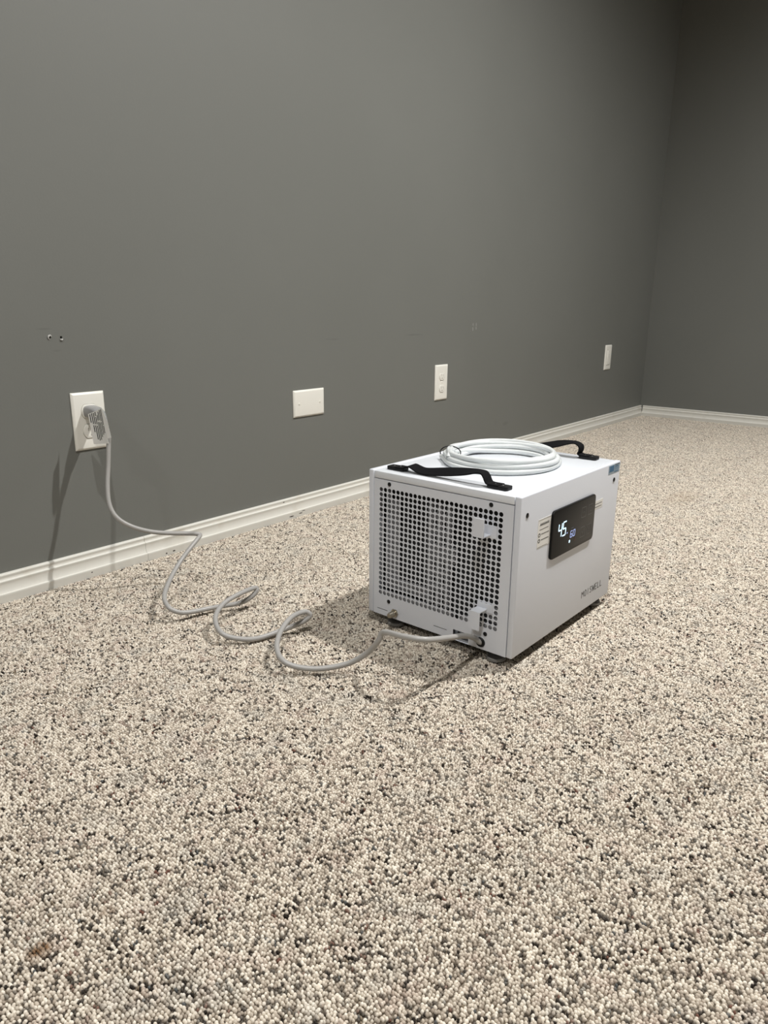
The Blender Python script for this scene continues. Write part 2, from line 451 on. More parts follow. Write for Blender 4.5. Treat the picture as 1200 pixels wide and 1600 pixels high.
# ------------------------------------------------------------------ wall plates
def plate_mesh(wd, ht, cut=None):
    mb = MB(); w2, h2 = wd/2, ht/2
    v = [(-w2, 0, -h2), (w2, 0, -h2), (w2, 0, h2), (-w2, 0, h2)]
    v += [(x*1.0, -0.0025, z) for x, _, z in v[:4]]
    k = 0.0042
    v += [(-w2+k, -0.0055, -h2+k), (w2-k, -0.0055, -h2+k), (w2-k, -0.0055, h2-k), (-w2+k, -0.0055, h2-k)]
    f = []
    for a in (0, 4):
        for i in range(4):
            j = (i+1) % 4; f.append((a+i, a+j, a+4+j, a+4+i))
    f += [(8, 9, 10, 11), (3, 2, 1, 0)]
    mb.add(v, f); return mb
def face_outline(cz, s, grow=0.0):
    """receptacle face: round with flat top and bottom"""
    R, hh = 0.0172*s, 0.0140*s; pts = []; a0 = math.asin(hh/R); q = (R+grow)/R
    for side in (0, 1):
        for k in range(11):
            a = -a0 + 2*a0*k/10 + (math.pi if side else 0)
            pts.append((q*R*math.cos(a), cz+q*R*math.sin(a)))
    return pts
def slot_cutters(cz, s, front):
    out = []
    for sx, hgt in ((-0.0063, 0.0078), (0.0063, 0.0064)):
        mb = MB(); mb.box(sx*s-0.0011, sx*s+0.0011, front-0.002, -0.0010, cz+0.0028-hgt/2, cz+0.0028+hgt/2); out.append(mb)
    mb = MB(); mb.prism([(0.0025*math.cos(a), cz-0.0075*s+0.0027*math.sin(a)) for a in [math.pi*k/8 for k in range(16)]], 1, front-0.002, -0.0010); out.append(mb)
    return out
def duplex_face(parent, cz, s=1.0):
    """one receptacle face with two slots and a ground hole cut into it"""
    mb = MB(); mb.prism(face_outline(cz, s), 1, -0.0072, -0.0003); fo = mb.build('receptacle', M_PLATE, parent, bevel=0.0006)
    cut(fo, *slot_cutters(cz, s, -0.0072))
    return fo
def outlet(x, z, label, s=1.0):
    r = empty('wall_outlet', (x, 0, z)); tag(r, label, 'outlet')
    pl = plate_mesh(0.070, 0.114).build('plate', M_PLATE, r, bevel=0.0009); cs = []
    for cz in (0.0195, -0.0195):
        mb = MB(); mb.prism(face_outline(cz, s, 0.0008), 1, -0.010, 0.004); cs.append(mb)
    cut(pl, *cs)
    for cz in (0.0195, -0.0195): duplex_face(r, cz, s)
    mb = MB(); mb.lathe([(0.0028, 0), (0.0028, 0.0008), (0.0018, 0.0013)], (0, -0.0054, 0), (0, -1, 0), 12); mb.build('screw', M_PLATE, r, smooth=True)
    return r
OUT1 = (0.7562, 0.3166)
outlet(*OUT1, 'white duplex outlet with the grey power cord plugged into it')
outlet(1.9887, 0.3044, 'white duplex outlet with both sockets empty, on the wall behind the dehumidifier', 0.86)
# outlet with a rectangular insert near the corner
r = empty('wall_outlet', (3.3617, 0, 0.3221)); tag(r, 'white outlet plate with a tall rectangular insert, close to the wall corner', 'outlet')
pl = plate_mesh(0.070, 0.114).build('plate', M_PLATE, r, bevel=0.0009)
mb = MB(); mb.box(-0.0172, 0.0172, -0.010, 0.004, -0.0342, 0.0342); cut(pl, mb)
mb = MB(); mb.box(-0.0163, 0.0163, -0.0078, -0.0003, -0.0333, 0.0333); ins = mb.build('insert', M_PLATE, r, bevel=0.0012)
cut(ins, *(slot_cutters(0.0175, 0.9, -0.0078) + slot_cutters(-0.0175, 0.9, -0.0078)))
# blank plate lying on its side
r = empty('blank_wall_plate', (1.3751, 0, 0.2953)); tag(r, 'blank white wall plate mounted sideways with two screws', 'wall plate')
plate_mesh(0.114, 0.070).build('plate', M_PLATE, r, bevel=0.0009)
for sx in (-0.0385, 0.0385):
    mb = MB(); mb.lathe([(0.0032, 0), (0.0032, 0.0006), (0.0020, 0.0014)], (sx, -0.0054, 0), (0, -1, 0), 14); sc = mb.build('screw', M_PLATE, r, smooth=True)
    mb = MB(); mb.box(sx-0.0004, sx+0.0004, -0.0080, -0.0061, -0.0040, 0.0040); cut(sc, mb)

# screw anchors left in the wall
DRILL = []
for (x, z, lab, tilt) in ((0.6948, 0.4799, 'white plastic wall anchor with a bent collar above the plugged outlet', 0.5), (0.7172, 0.4793, 'open wall anchor hole with a torn lower rim above the plugged outlet', -0.2)):
    r = empty('wall_anchor', (x, 0, z)); tag(r, lab, 'wall anchor')
    mb = MB(); mb.lathe([(0.0024, -0.025), (0.0024, 0.004)], (x, 0, z), (0, -1, 0), 14); DRILL.append(mb)
    mb = MB()
    arc = (0.2, 4.4) if tilt > 0 else (3.9, 5.6)
    path = [(0.0032*math.cos(arc[0]+(arc[1]-arc[0])*k/12), -0.0012-0.0007*math.sin(k/3), 0.0036*math.sin(arc[0]+(arc[1]-arc[0])*k/12)+(0 if tilt > 0 else -0.001)) for k in range(13)]
    mb.tube(path, [0.0006+0.0007*math.sin(math.pi*k/12) for k in range(13)], 8); mb.build('collar', M_ANCHOR, r, smooth=True)
    if tilt > 0:
        mb = MB(); mb.lathe([(0.0016, 0), (0.0018, 0.0012), (0.001, 0.0018)], (-0.0016, -0.0005, 0.0024), (0, -1, 0), 10); mb.build('nub', M_ANCHOR, r, smooth=True)
cut(wall_back, *DRILL)
# pale filler dabs on the wall behind the machine
for (x, z, sx, sz) in ((2.1726, 0.4856, 0.004, 0.006), (2.193, 0.4853, 0.004, 0.007), (2.1717, 0.4708, 0.0055, 0.008), (2.1928, 0.4726, 0.0045, 0.007)):
    mb = MB(); mb.prism([(x+sx*math.cos(a)*random.uniform(0.7, 1), z+sz*math.sin(a)*random.uniform(0.7, 1)) for a in [2*math.pi*k/11 for k in range(11)]], 1, -0.0006, 0.0003)
    mb.build('filler_dab', M_FILL, wall_back)

# ------------------------------------------------------------------ the dehumidifier
BX, BY, TH = 0.9232, -0.5886, math.radians(-90.93)
W, L, H, Z0 = 0.2924, 0.3609, 0.2587, 0.018
D = empty('dehumidifier', (BX, BY, 0.0), TH)
tag(D, 'white metal box dehumidifier with perforated grille and black control panel on the carpet', 'dehumidifier')
def dpart(mb, name, m, parent=None, **kw):
    """parts are drawn with z from the underside of the cabinet"""
    mb.v = [(x, y, z+Z0) for x, y, z in mb.v]
    return mb.build(name, m, parent or D, **kw)
DA = Vector((math.cos(TH), math.sin(TH), 0)); DB = Vector((-math.sin(TH), math.cos(TH), 0))
def d2w(a, b_, z): return Vector((BX, BY, Z0)) + DA*a + DB*b_ + Vector((0, 0, z))
def w2d(P):
    q = P - Vector((BX, BY, Z0)); return Vector((q.dot(DA), q.dot(DB), q.z))

FL = 0.0104
for s in (0, 1):
    mb = MB(); a0, a1 = (0, FL) if s == 0 else (W-FL, W)
    mb.box(a0, a1, 0, L, 0, H); sp = dpart(mb, 'side_panel', M_BOX, bevel=0.0022, bseg=3)
    if s: SIDE = sp
mb = MB(); mb.box(FL+0.0009, W-FL-0.0009, 0.0004, L, H-0.0132, H-0.0010); TOP = dpart(mb, 'top_panel', M_BOXTOP, bevel=0.0014, bseg=2)
mb = MB(); mb.box(FL, W-FL, L-0.003, L-0.0005, 0, H-0.0134); dpart(mb, 'rear_panel', M_BOX)
mb = MB(); mb.box(FL, W-FL, 0.0035, L-0.003, 0.0002, 0.0022); dpart(mb, 'base_pan', M_GREYM)

# perforated front grille
GA0, GA1, GZ0, GZ1 = FL+0.0011, W-FL-0.0011, 0.0, H-0.0132-0.0012
PA, PZ, NC, NR = 0.00895, 0.00883, 27, 22
HA0, HZ0 = 0.0270, 0.2272-21*0.00883
def grille():
    mb = MB(); bf, bb = 0.0008, 0.0014
    r = 0.0037; S = 16
    ga0, ga1 = HA0-PA/2, HA0+(NC-0.5)*PA; gz0, gz1 = HZ0-PZ/2, HZ0+(NR-0.5)*PZ
    idx = {}
    def V(p):
        k = (round(p[0], 6), round(p[1], 6), round(p[2], 6))
        if k not in idx: idx[k] = len(mb.v); mb.v.append(p)
        return idx[k]
    for i in range(NC):
        for j in range(NR):
            ca, cz = HA0+i*PA, HZ0+j*PZ
            o, h1, h2 = [], [], []
            for k in range(S):
                g = 2*math.pi*k/S; c, s = math.cos(g), math.sin(g); mx = max(abs(c), abs(s))
                o.append(V((ca+PA/2*c/mx, bf, cz+PZ/2*s/mx)))
                h1.append(V((ca+r*c, bf, cz+r*s))); h2.append(V((ca+r*c, bb, cz+r*s)))
            for k in range(S):
                k2 = (k+1) % S
                mb.f.append((o[k], o[k2], h1[k2], h1[k])); mb.f.append((h1[k], h1[k2], h2[k2], h2[k]))
    def quad(a0, a1, z0, z1):
        mb.f.append(tuple(V((a, bf, z)) for a, z in ((a0, z0), (a1, z0), (a1, z1), (a0, z1))))
    quad(GA0, ga0, gz0, GZ1); quad(ga1, GA1, gz0, GZ1); quad(ga0, ga1, gz1, GZ1)
    holes = ((0.0204, 0.0436, 0.0101, 0.0111), (0.143, 0.1697, 0.0123, 0.0133), (0.182, 0.212, GZ0, 0.0180))
    ca_ = sorted({GA0, GA1, *(h[0] for h in holes), *(h[1] for h in holes)}); cz_ = sorted({GZ0, gz0, *(h[2] for h in holes), *(h[3] for h in holes)})
    for i in range(len(ca_)-1):
        for j in range(len(cz_)-1):
            am, zm = (ca_[i]+ca_[i+1])/2, (cz_[j]+cz_[j+1])/2
            if not any(h[0] < am < h[1] and h[2] < zm < h[3] for h in holes): quad(ca_[i], ca_[i+1], cz_[j], cz_[j+1])
    # returned edges
    for (a, z, a2, z2) in ((GA0, GZ0, GA1, GZ0), (GA1, GZ0, GA1, GZ1), (GA1, GZ1, GA0, GZ1), (GA0, GZ1, GA0, GZ0)):
        mb.f.append((V((a, bf, z)), V((a2, bf, z2)), V((a2, 0.011, z2)), V((a, 0.011, z))))
    return dpart(mb, 'grille', M_BOX)
GR = grille()
# behind the grille: dark filter, pale frame bars
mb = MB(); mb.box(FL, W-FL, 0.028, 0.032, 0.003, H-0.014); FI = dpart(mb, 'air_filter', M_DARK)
def bar(c0, c1, r0, r1, d=0.0075, m=M_GREYM):
    """bar behind columns c0..c1 and rows r0..r1 counted from the top"""
    mb = MB(); z1 = HZ0+(21-r0+0.5)*PZ; z0 = HZ0+(21-r1-0.5)*PZ
    mb.box(HA0+(c0-0.5)*PA, HA0+(c1+0.5)*PA, d, d+0.003, z0, z1); dpart(mb, 'frame_bar', m, FI)
bar(11, 11, 1, 20); bar(13, 13, 1, 20); bar(15, 15, 1, 20)
for r in (3, 6, 9, 10, 11, 14, 17): bar(11, 16 if r in (9, 10, 11) else 15, r, r, 0.0095)
bar(0, 0, 1, 20, 0.020); bar(1, 2, 3, 20, 0.0225); bar(0, 10, 18.6, 20, 0.018); bar(24.2, 26, 17.5, 20, 0.0095)
mb = MB(); mb.box(HA0-0.004, HA0+16.6*PA, 0.0030, 0.014, HZ0-0.006, HZ0+0.0008); dpart(mb, 'bottom_ledge', M_GREYM, FI)
mb = MB(); mb.box(HA0+18.6*PA, HA0+26.5*PA, 0.0030, 0.014, HZ0-0.006, HZ0+0.0008); dpart(mb, 'bottom_ledge', M_GREYM, FI)

# screws on grille and side
for a, z in ((0.0446, 0.2382), (0.2418, 0.2388), (0.0459, 0.0285), (0.2428, 0.0281)):
    mb = MB(); mb.lathe([(0.0036, 0), (0.0036, 0.0006), (0.0026, 0.0014)], (a, 0.0009, z), (0, -1, 0), 16); dpart(mb, 'screw', M_SCREW, smooth=True)
for bb, z in ((0.0205, 0.2276), (0.3367, 0.2270)):
    mb = MB(); mb.lathe([(0.0040, 0), (0.0040, 0.0006), (0.0028, 0.0014)], (W, bb, z), (1, 0, 0), 16); dpart(mb, 'screw', M_SCREW, smooth=True)
# cord grommet
mb = MB(); mb.lathe([(0.0082, 0), (0.0082, 0.0014), (0.0072, 0.0026), (0.005, 0.0026)], (0.2352, 0.001, 0.0118), (0, -1, 0), 20); dpart(mb, 'grommet', M_BLACK, smooth=True)
# brass drain fitting: flange nut, hex, barb
mb = MB(); mb.lathe([(0.0078, 0), (0.0078, 0.003)], (0.0600, 0.001, 0.0112), (0, -1, 0), 6)
mb.lathe([(0.0052, 0.003), (0.0052, 0.006), (0.0044, 0.0065), (0.0044, 0.009), (0.0056, 0.0095), (0.0044, 0.0125), (0.0044, 0.013), (0.0054, 0.0135), (0.0040, 0.017), (0.0026, 0.017)], (0.0600, 0.001, 0.0112), (0, -1, 0), 16)
dpart(mb, 'drain_fitting', M_NICKEL, smooth=True, auto=30)

# cord hooks
def hook(name, plate, shelf_z, lip):
    mb = MB(); T = 0.0014
    mb.box(0.2265, 0.2545, -0.0010, 0.0007, *plate)
    mb.box(0.2262, 0.2446, -0.0205, 0.0, shelf_z-T/2, shelf_z+T/2)
    mb.box(0.2262, 0.2446, -0.0205-T, -0.0205, *lip)
    return dpart(mb, name, M_BOX, bevel=0.0)
hook('cord_hook', (0.1880, 0.2075), 0.1922, (0.1915, 0.2210))
hook('cord_hook', (0.0660, 0.0800), 0.0708, (0.0415, 0.0715))

# rubber feet
for a, b_ in ((0.050, 0.0185), (W-0.038, 0.0185), (0.050, L-0.022), (W-0.020, L-0.026)):
    mb = MB(); mb.lathe([(0.0125, -0.0178), (0.0140, -0.016), (0.0140, -0.008), (0.0105, -0.0055), (0.0105, 0.0003)], (a, b_, 0), (0, 0, 1), 20)
    f = dpart(mb, 'foot', M_RUBBER, smooth=True)
    mb = MB(); mb.lathe([(0.0142, -0.0176), (0.0160, -0.0165), (0.0160, -0.0125), (0.0142, -0.0115)], (a, b_, 0), (0, 0, 1), 20); dpart(mb, 'pad', M_FOOT, f, smooth=True)

# control panel on the side
PB0, PB1, PZ0, PZ1 = 0.0990, 0.2560, 0.1362, 0.2172
mb = MB(); mb.prism(rrect(PB0, PB1, PZ0, PZ1, 0.0075), 0, W-0.0005, W+0.0040)
CP = dpart(mb, 'control_panel', M_PANEL, bevel=0.0011, bseg=2)
PX = W+0.0040
def strokes(segs, th, x0=PX-0.0002, x1=PX+0.0002):
    """thin flat strokes on the side face: segs of ((b,z),(b,z))"""
    mb = MB()
    for (p, q) in segs:
        p, q = Vector(p), Vector(q); d = (q-p); ln = d.length; d.normalize(); n = Vector((-d.y, d.x))*th/2; e = d*th*0.35
        pts = [p-e+n, p-e-n, q+e-n, q+e+n]
        mb.prism([(v.x, v.y) for v in pts], 0, x0, x1)
    return mb
SEG = {'0': 'abcdef', '4': 'fgbc', '5': 'afgcd', '6': 'afgcde'}
def digit(ch, b0, z0, w_, h_, lean):
    def P(u, v): return (b0+u*w_+lean*v*h_, z0+v*h_)
    S = {'a': ((0, 1), (1, 1)), 'b': ((1, 1), (1, .5)), 'c': ((1, .5), (1, 0)), 'd': ((0, 0), (1, 0)), 'e': ((0, .5), (0, 0)), 'f': ((0, 1), (0, .5)), 'g': ((0, .5), (1, .5))}
    g = 0.09
    return [tuple(P(u0+(u1-u0)*t, v0+(v1-v0)*t) for t in (g, 1-g)) for (u0, v0), (u1, v1) in (S[k] for k in SEG[ch])]
for ch, b0 in (('4', 0.1195), ('5', 0.1345)):
    dpart(strokes(digit(ch, b0, 0.1695, 0.0105, 0.0225, 0.09), 0.0021), 'lit_digit', M_LED, CP)
for ch, b0 in (('6', 0.1645), ('0', 0.1745)):
    dpart(strokes(digit(ch, b0, 0.1598, 0.0065, 0.0105, 0.08), 0.0013), 'lit_digit', M_LEDB, CP)
dpart(strokes([((0.1515, 0.1702), (0.1530, 0.1708))], 0.002), 'lit_dot', M_LEDB, CP)
dpart(strokes([((0.1675, 0.1752), (0.1745, 0.1752))], 0.0012), 'lit_bar', M_LEDD, CP)
dpart(strokes([((0.1632, 0.1512), (0.1632, 0.1558)), ((0.1612, 0.1522), (0.1652, 0.1548)), ((0.1612, 0.1548), (0.1652, 0.1522))], 0.0011), 'lit_icon', M_LED, CP)
dpart(strokes([((0.1824, 0.1505), (0.1824, 0.1560))], 0.0020), 'faint_icon', M_RED, CP)
# four touch buttons: rounded outline and a small sign
for (cb, cz, sign) in ((0.2106, 0.1935, 'up'), (0.2370, 0.1935, 'pw'), (0.2110, 0.1588, 'dn'), (0.2365, 0.1588, 'md')):
    o_ = rrect(cb-0.0085, cb+0.0085, cz-0.0085, cz+0.0085, 0.002, 3); sg = [(o_[i], o_[(i+1) % len(o_)]) for i in range(len(o_))]
    if sign == 'up': sg += [((cb-0.003, cz-0.001), (cb, cz+0.002)), ((cb, cz+0.002), (cb+0.003, cz-0.001))]*2
    if sign == 'dn': sg += [((cb-0.003, cz+0.001), (cb, cz-0.002)), ((cb, cz-0.002), (cb+0.003, cz+0.001))]
    if sign == 'pw':
        c_ = [(cb+0.0032*math.cos(a), cz+0.0032*math.sin(a)) for a in [math.radians(120+300*k/10) for k in range(11)]]
        sg += list(zip(c_[:-1], c_[1:])) + [((cb, cz+0.001), (cb, cz+0.004))]
    if sign == 'md': sg += [((cb-0.002, cz-0.003), (cb-0.002, cz+0.003)), ((cb-0.002, cz+0.003), (cb+0.002, cz+0.003)), ((cb+0.002, cz+0.003), (cb+0.002, cz)), ((cb+0.002, cz), (cb-0.002, cz))]
    dpart(strokes(sg, 0.0007, PX-0.0002, PX+0.00012), 'touch_button', M_DIM, CP)

# stickers on the side panel
def sticker(b0, b1, z0, z1, m=M_STICK, name='sticker', x0=W-0.0003, x1=W+0.0003, par=None):
    mb = MB(); mb.box(x0, x1, b0, b1, z0, z1); return dpart(mb, name, m, par or SIDE)
st = sticker(0.0570, 0.0988, 0.1655, 0.2125)
SX = (W+0.0001, W+0.0005)
dpart(strokes([((0.0630+0.0042*k, 0.2018), (0.0655+0.0042*k, 0.2050)) for k in range(7)] + [((0.0655+0.0042*k, 0.2050), (0.0662+0.0042*k, 0.2018)) for k in range(7)], 0.0013, *SX), 'print', M_INKG, st)
dpart(strokes([((0.0625, 0.1952), (0.0900, 0.1952))], 0.0010, *SX), 'print', M_INKG, st)
for z in (0.1868, 0.1775):
    c_ = [(0.0622+0.0030*math.cos(a), z+0.0026*math.sin(a)) for a in [2*math.pi*k/12 for k in range(13)]]
    dpart(strokes(list(zip(c_[:-1], c_[1:])), 0.0012, *SX), 'print', M_INK, st)
    dpart(strokes([((0.0690, z+0.0005), (0.0930, z+0.0005))], 0.0012, *SX), 'print', M_INKG, st)
for q0, q1 in (((0.0580, 0.2110), (0.0980, 0.2110)), ((0.0580, 0.1672), (0.0900, 0.1672))): dpart(strokes([(q0, q1)], 0.0004, *SX), 'print', M_INKG, st)
st = sticker(0.2550, 0.2950, 0.1855, 0.2010)
dpart(strokes([((0.2600+0.0045*k, 0.1945), (0.2630+0.0045*k, 0.1955)) for k in range(7)] + [((0.2575, 0.1895), (0.2895, 0.1895))], 0.0011, *SX), 'print', M_INKG, st)
st = sticker(0.3090, 0.3570, 0.2400, 0.2560, M_BLUEL, 'energy_label')
sticker(0.3110, 0.3320, 0.2440, 0.2545, M_BLUE, 'blue_field', W, W+0.0005, st)
dpart(strokes([((0.3350, 0.2550), (0.3555, 0.2550))], 0.0012, W, W+0.0005), 'print', M_INK, st)
dpart(strokes([((0.3365+0.006*k, 0.2455), (0.3365+0.006*k, 0.2520)) for k in range(3)] + [((0.3345, 0.2425), (0.3500, 0.2425)), ((0.3365, 0.2520), (0.3485, 0.2520))], 0.0016, W, W+0.0005), 'print', M_BLUE, st)
dpart(strokes([((0.3315, 0.2442), (0.3315, 0.2548)), ((0.3118, 0.2450), (0.3118, 0.2535))], 0.0012, W+0.0002, W+0.0007), 'print', M_BLUEL, st)
# wordmark drawn in thin strokes
def word(text, b0, z0, adv, h):
    G = {'M': [((0, 0), (0, 1)), ((0, 1), (.38, .55)), ((.38, .55), (.76, 1)), ((.76, 1), (.76, .12))],
         'O': [((.1, .25), (.1, .75)), ((.1, .75), (.3, 1)), ((.3, 1), (.55, 1)), ((.55, 1), (.75, .75)), ((.75, .75), (.75, .25)), ((.75, .25), (.55, 0)), ((.55, 0), (.3, 0)), ((.3, 0), (.1, .25))],
         'I': [((.4, 0), (.4, 1))],
         'S': [((.75, .95), (.3, 1)), ((.3, 1), (.12, .72)), ((.12, .72), (.7, .38)), ((.7, .38), (.55, .02)), ((.55, .02), (.1, .08))],
         'W': [((0, 1), (.2, 0)), ((.2, 0), (.45, .8)), ((.45, .8), (.7, 0)), ((.7, 0), (.9, 1))],
         'E': [((.1, 0), (.1, 1)), ((.1, 1), (.7, 1)), ((.1, .5), (.6, .5)), ((.1, 0), (.7, 0))],
         'L': [((.1, 1), (.1, 0)), ((.1, 0), (.7, 0))]}
    for k, ch in enumerate(text):
        dpart(strokes([tuple((b0+adv*(k+u*0.92), z0+v*h) for u, v in s_) for s_ in G[ch]], 0.00125, W-0.0001, W+0.0003), 'letter', M_LOGO, SIDE)
word('MOISWELL', 0.2405, 0.0272, 0.0110, 0.0112)

# strap handles on top: two end pads with screws and one loose webbing strap
def handle(b_, pts, pads, hw=0.0100):
    path = smooth_path([(a, z, t) for a, z, t in pts], 6)
    mb = MB(); n = len(path); T = 0.0011; vs = []
    for i, q in enumerate(path):
        a, z, roll = q
        p0 = path[max(i-1, 0)]; p1 = path[min(i+1, n-1)]
        tg = Vector((p1.x-p0.x, 0, p1.y-p0.y)).normalized()
        side = Vector((0, 1, 0)); nr = side.cross(tg)
        c, s = math.cos(roll), math.sin(roll)
        s2 = side*c + nr*s; n2 = -side*s + nr*c
        ctr = Vector((a, b_, H-0.0006+z))
        for ss, nn in ((-1, -1), (1, -1), (1, 1), (-1, 1)): vs.append(ctr + s2*hw*ss + n2*T*nn)
    fs = []
    for i in range(n-1):
        for k in range(4):
            k2 = (k+1) % 4; fs.append((i*4+k, i*4+k2, i*4+4+k2, i*4+4+k))
    fs += [(0, 1, 2, 3), tuple((n-1)*4+k for k in (3, 2, 1, 0))]
    mb.add(vs, fs)
    hd = dpart(mb, 'strap_handle', M_STRAP, smooth=True, auto=50)
    for a0, a1 in pads:
        mb = MB(); mb.prism(rrect(a0, a1, b_-0.0095, b_+0.0095, 0.0035, 4), 2, H-0.0007, H+0.0052)
        pd = dpart(mb, 'end_pad', M_BLACK, hd, bevel=0.0009)
        cc = (a0+a1)/2
        for da in (-0.007, 0.006):
            mb = MB(); mb.lathe([(0.0017, 0), (0.0017, 0.0005), (0.0009, 0.001)], (cc+da, b_, H+0.0050), (0, 0, 1), 10); dpart(mb, 'pad_screw', M_STEEL, pd, smooth=True)
handle(0.030, [(0.040, 0.0052, 0), (0.055, 0.0055, 0), (0.0625, 0.0090, 0), (0.0695, 0.0112, -0.1), (0.0790, 0.0085, -0.2), (0.0900, 0.0056, -0.3), (0.104, 0.0062, -0.4), (0.128, 0.0095, -0.5), (0.155, 0.0135, -0.5), (0.180, 0.0175, -0.35), (0.1985, 0.0205, -0.1),
               (0.2085, 0.0200, 0), (0.2135, 0.0150, 0), (0.2175, 0.0080, 0), (0.222, 0.0056, 0), (0.240, 0.0055, 0)], ((0.0215, 0.0560), (0.2190, 0.2555)))
handle(0.338, [(0.040, 0.0052, 0), (0.056, 0.0056, 0), (0.0600, 0.0090, 0), (0.0680, 0.0110, 0), (0.080, 0.0095, -0.1), (0.100, 0.0085, -0.2), (0.125, 0.0090, -0.3), (0.150, 0.0128, -0.5), (0.178, 0.0200, -0.5), (0.2000, 0.0250, -0.2), (0.2145, 0.0262, 0),
               (0.2235, 0.0215, 0), (0.2245, 0.0140, 0), (0.2225, 0.0080, 0), (0.228, 0.0056, 0), (0.245, 0.0055, 0)], ((0.0215, 0.0560), (0.2240, 0.2580)))

# ------------------------------------------------------------------ power cord (part of the machine), plug and its tag
cord_px = [  # pixel, then what fixes the distance: height h above carpet or distance y from the wall, read from the shadows
    (170, 684, 'y', -.088), (169.5, 705, 'y', -.092), (169, 730, 'y', -.097), (168, 760, 'y', -.106), (171, 788, 'y', -.118), (182, 808, 'y', -.132), (203, 821.5, 'y', -.147), (232, 830, 'y', -.166),
    (262, 833, 'y', -.182), (292, 833.5, 'y', -.202), (306, 834, 'h', .106), (312.5, 836, 'h', .103), (308, 843, 'h', .098), (296, 858, 'h', .086), (280, 880, 'h', .068), (265, 907, 'h', .050), (257, 930, 'h', .038),
    (260, 944, 'h', .030), (271, 954, 'h', .021), (292, 957, 'h', .013), (335, 949, 'h', .009), (375, 942, 'h', .014), (393, 932, 'h', .023), (401, 923, 'h', .032), (398, 918.5, 'h', .038), (376, 927, 'h', .041), (352, 941, 'h', .038),
    (339, 957, 'h', .032), (337, 973, 'h', .026), (346, 989, 'h', .018), (366, 997, 'h', .010), (400, 998, 'h', .006), (440, 985, 'h', .009), (468, 974, 'h', .017), (481, 966, 'h', .025), (484, 959.5, 'h', .032), (475, 956, 'h', .038),
    (456, 964, 'h', .041), (440, 984, 'h', .036), (432.5, 1008, 'h', .029), (439, 1029, 'h', .021), (460, 1041, 'h', .013), (498, 1045, 'h', .009), (543, 1037, 'h', .016), (573, 1021, 'h', .036), (590, 1003, 'h', .062), (597, 989.5, 'h', .077),
    (606, 988.5, 'h', .083), (630, 994.5, 'h', .090), (665, 999.5, 'h', .090), (697, 997, 'h', .078), (725, 993.5, 'h', .058), (741, 997, 'h', .040)]
cp = [w2d(at_z(u, v, q) if k == 'h' else at_y(u, v, q)) for u, v, k, q in cord_px]
cp.append(Vector((0.2352, 0.0, 0.0118))); cp.append(Vector((0.2352, 0.014, 0.0118)))
mb = MB(); mb.tube(smooth_path(cp, 7), 0.0043, 12)
CORD = dpart(mb, 'power_cord', M_CORD, smooth=True)
CORD['label'] = 'light grey power cord looping across the carpet'
inv = Matrix.Rotation(-TH, 4, 'Z') @ Matrix.Translation((-BX, -BY, 0))
def wpart(mb, name, m, parent, **kw):
    """drawn in room coordinates, stored under the machine"""
    mb.v = [tuple(inv @ Vector(v)) for v in mb.v]
    return mb.build(name, m, parent, **kw)
sx, sz = OUT1[0], OUT1[1]+0.0195
tip = at_y(170, 684, -.088)
# plug body: loft from the socket face outward and down to the cord
mb = MB(); secs = [((sx, -0.0074, sz), 0.0138, 0.0118), ((sx, -0.018, sz), 0.0140, 0.0120), ((sx-0.0005, -0.034, sz-0.001), 0.0128, 0.0112), ((sx-0.002, -0.050, sz-0.006), 0.0105, 0.0105), ((sx-0.005, -0.064, sz-0.014), 0.0078, 0.0080)]
vs = []; K = 16
for c_, rx, rz in secs:
    for k in range(K):
        g = 2*math.pi*k/K; cs, sn = math.cos(g), math.sin(g); e = 0.6
        vs.append((c_[0]+rx*math.copysign(abs(cs)**e, cs), c_[1], c_[2]+rz*math.copysign(abs(sn)**e, sn)))
fs = [(i*K+k, i*K+(k+1) % K, (i+1)*K+(k+1) % K, (i+1)*K+k) for i in range(len(secs)-1) for k in range(K)] + [tuple(range(K)), tuple((len(secs)-1)*K+k for k in range(K))]
mb.add(vs, fs); PLUG = wpart(mb, 'plug', M_PLUG, CORD, smooth=True, auto=45)
mb = MB(); st_ = Vector((sx-0.0045, -0.060, sz-0.012)); pts = [st_.lerp(tip, t) for t in (0, .2, .21, .4, .41, .6, .61, .8, .81, 1.0)]
mb.tube(pts, [0.0078, 0.0072, 0.0062, 0.0068, 0.0058, 0.0064, 0.0054, 0.006, 0.0052, 0.0052], 14); wpart(mb, 'strain_relief', M_PLUG, CORD, smooth=True)
# caution tag: a white paper flag folded round the cord
tg = [at_y(137.5, 647, -.052), at_y(158.8, 637.5, -.085), at_y(169.5, 693, -.097), at_y(146.5, 694, -.062)]
fold = [at_y(171, 668, -.100), at_y(172.8, 690, -.104)]
def bil(u, v):
    p = (tg[0]*(1-u)+tg[1]*u)*(1-v) + (tg[3]*(1-u)+tg[2]*u)*v
    nrm = (tg[1]-tg[0]).cross(tg[3]-tg[0]).normalized()
    return p + nrm*0.0022*math.sin(math.pi*u), nrm
mb = MB(); NU, NV = 8, 6; vs = []
for sgn in (0, 1):
    for i in range(NU+1):
        for j in range(NV+1):
            p, nr = bil(i/NU, j/NV); vs.append(p+nr*(0.0004*sgn))
q = (NU+1)*(NV+1); fs = []
for i in range(NU):
    for j in range(NV):
        a = i*(NV+1)+j; fs.append((a, a+1, a+NV+2, a+NV+1)); fs.append((q+a, q+a+NV+1, q+a+NV+2, q+a+1))
rim = [i*(NV+1) for i in range(NU+1)] + [NU*(NV+1)+j for j in range(1, NV+1)] + [i*(NV+1)+NV for i in range(NU-1, -1, -1)] + [j for j in range(NV-1, 0, -1)]
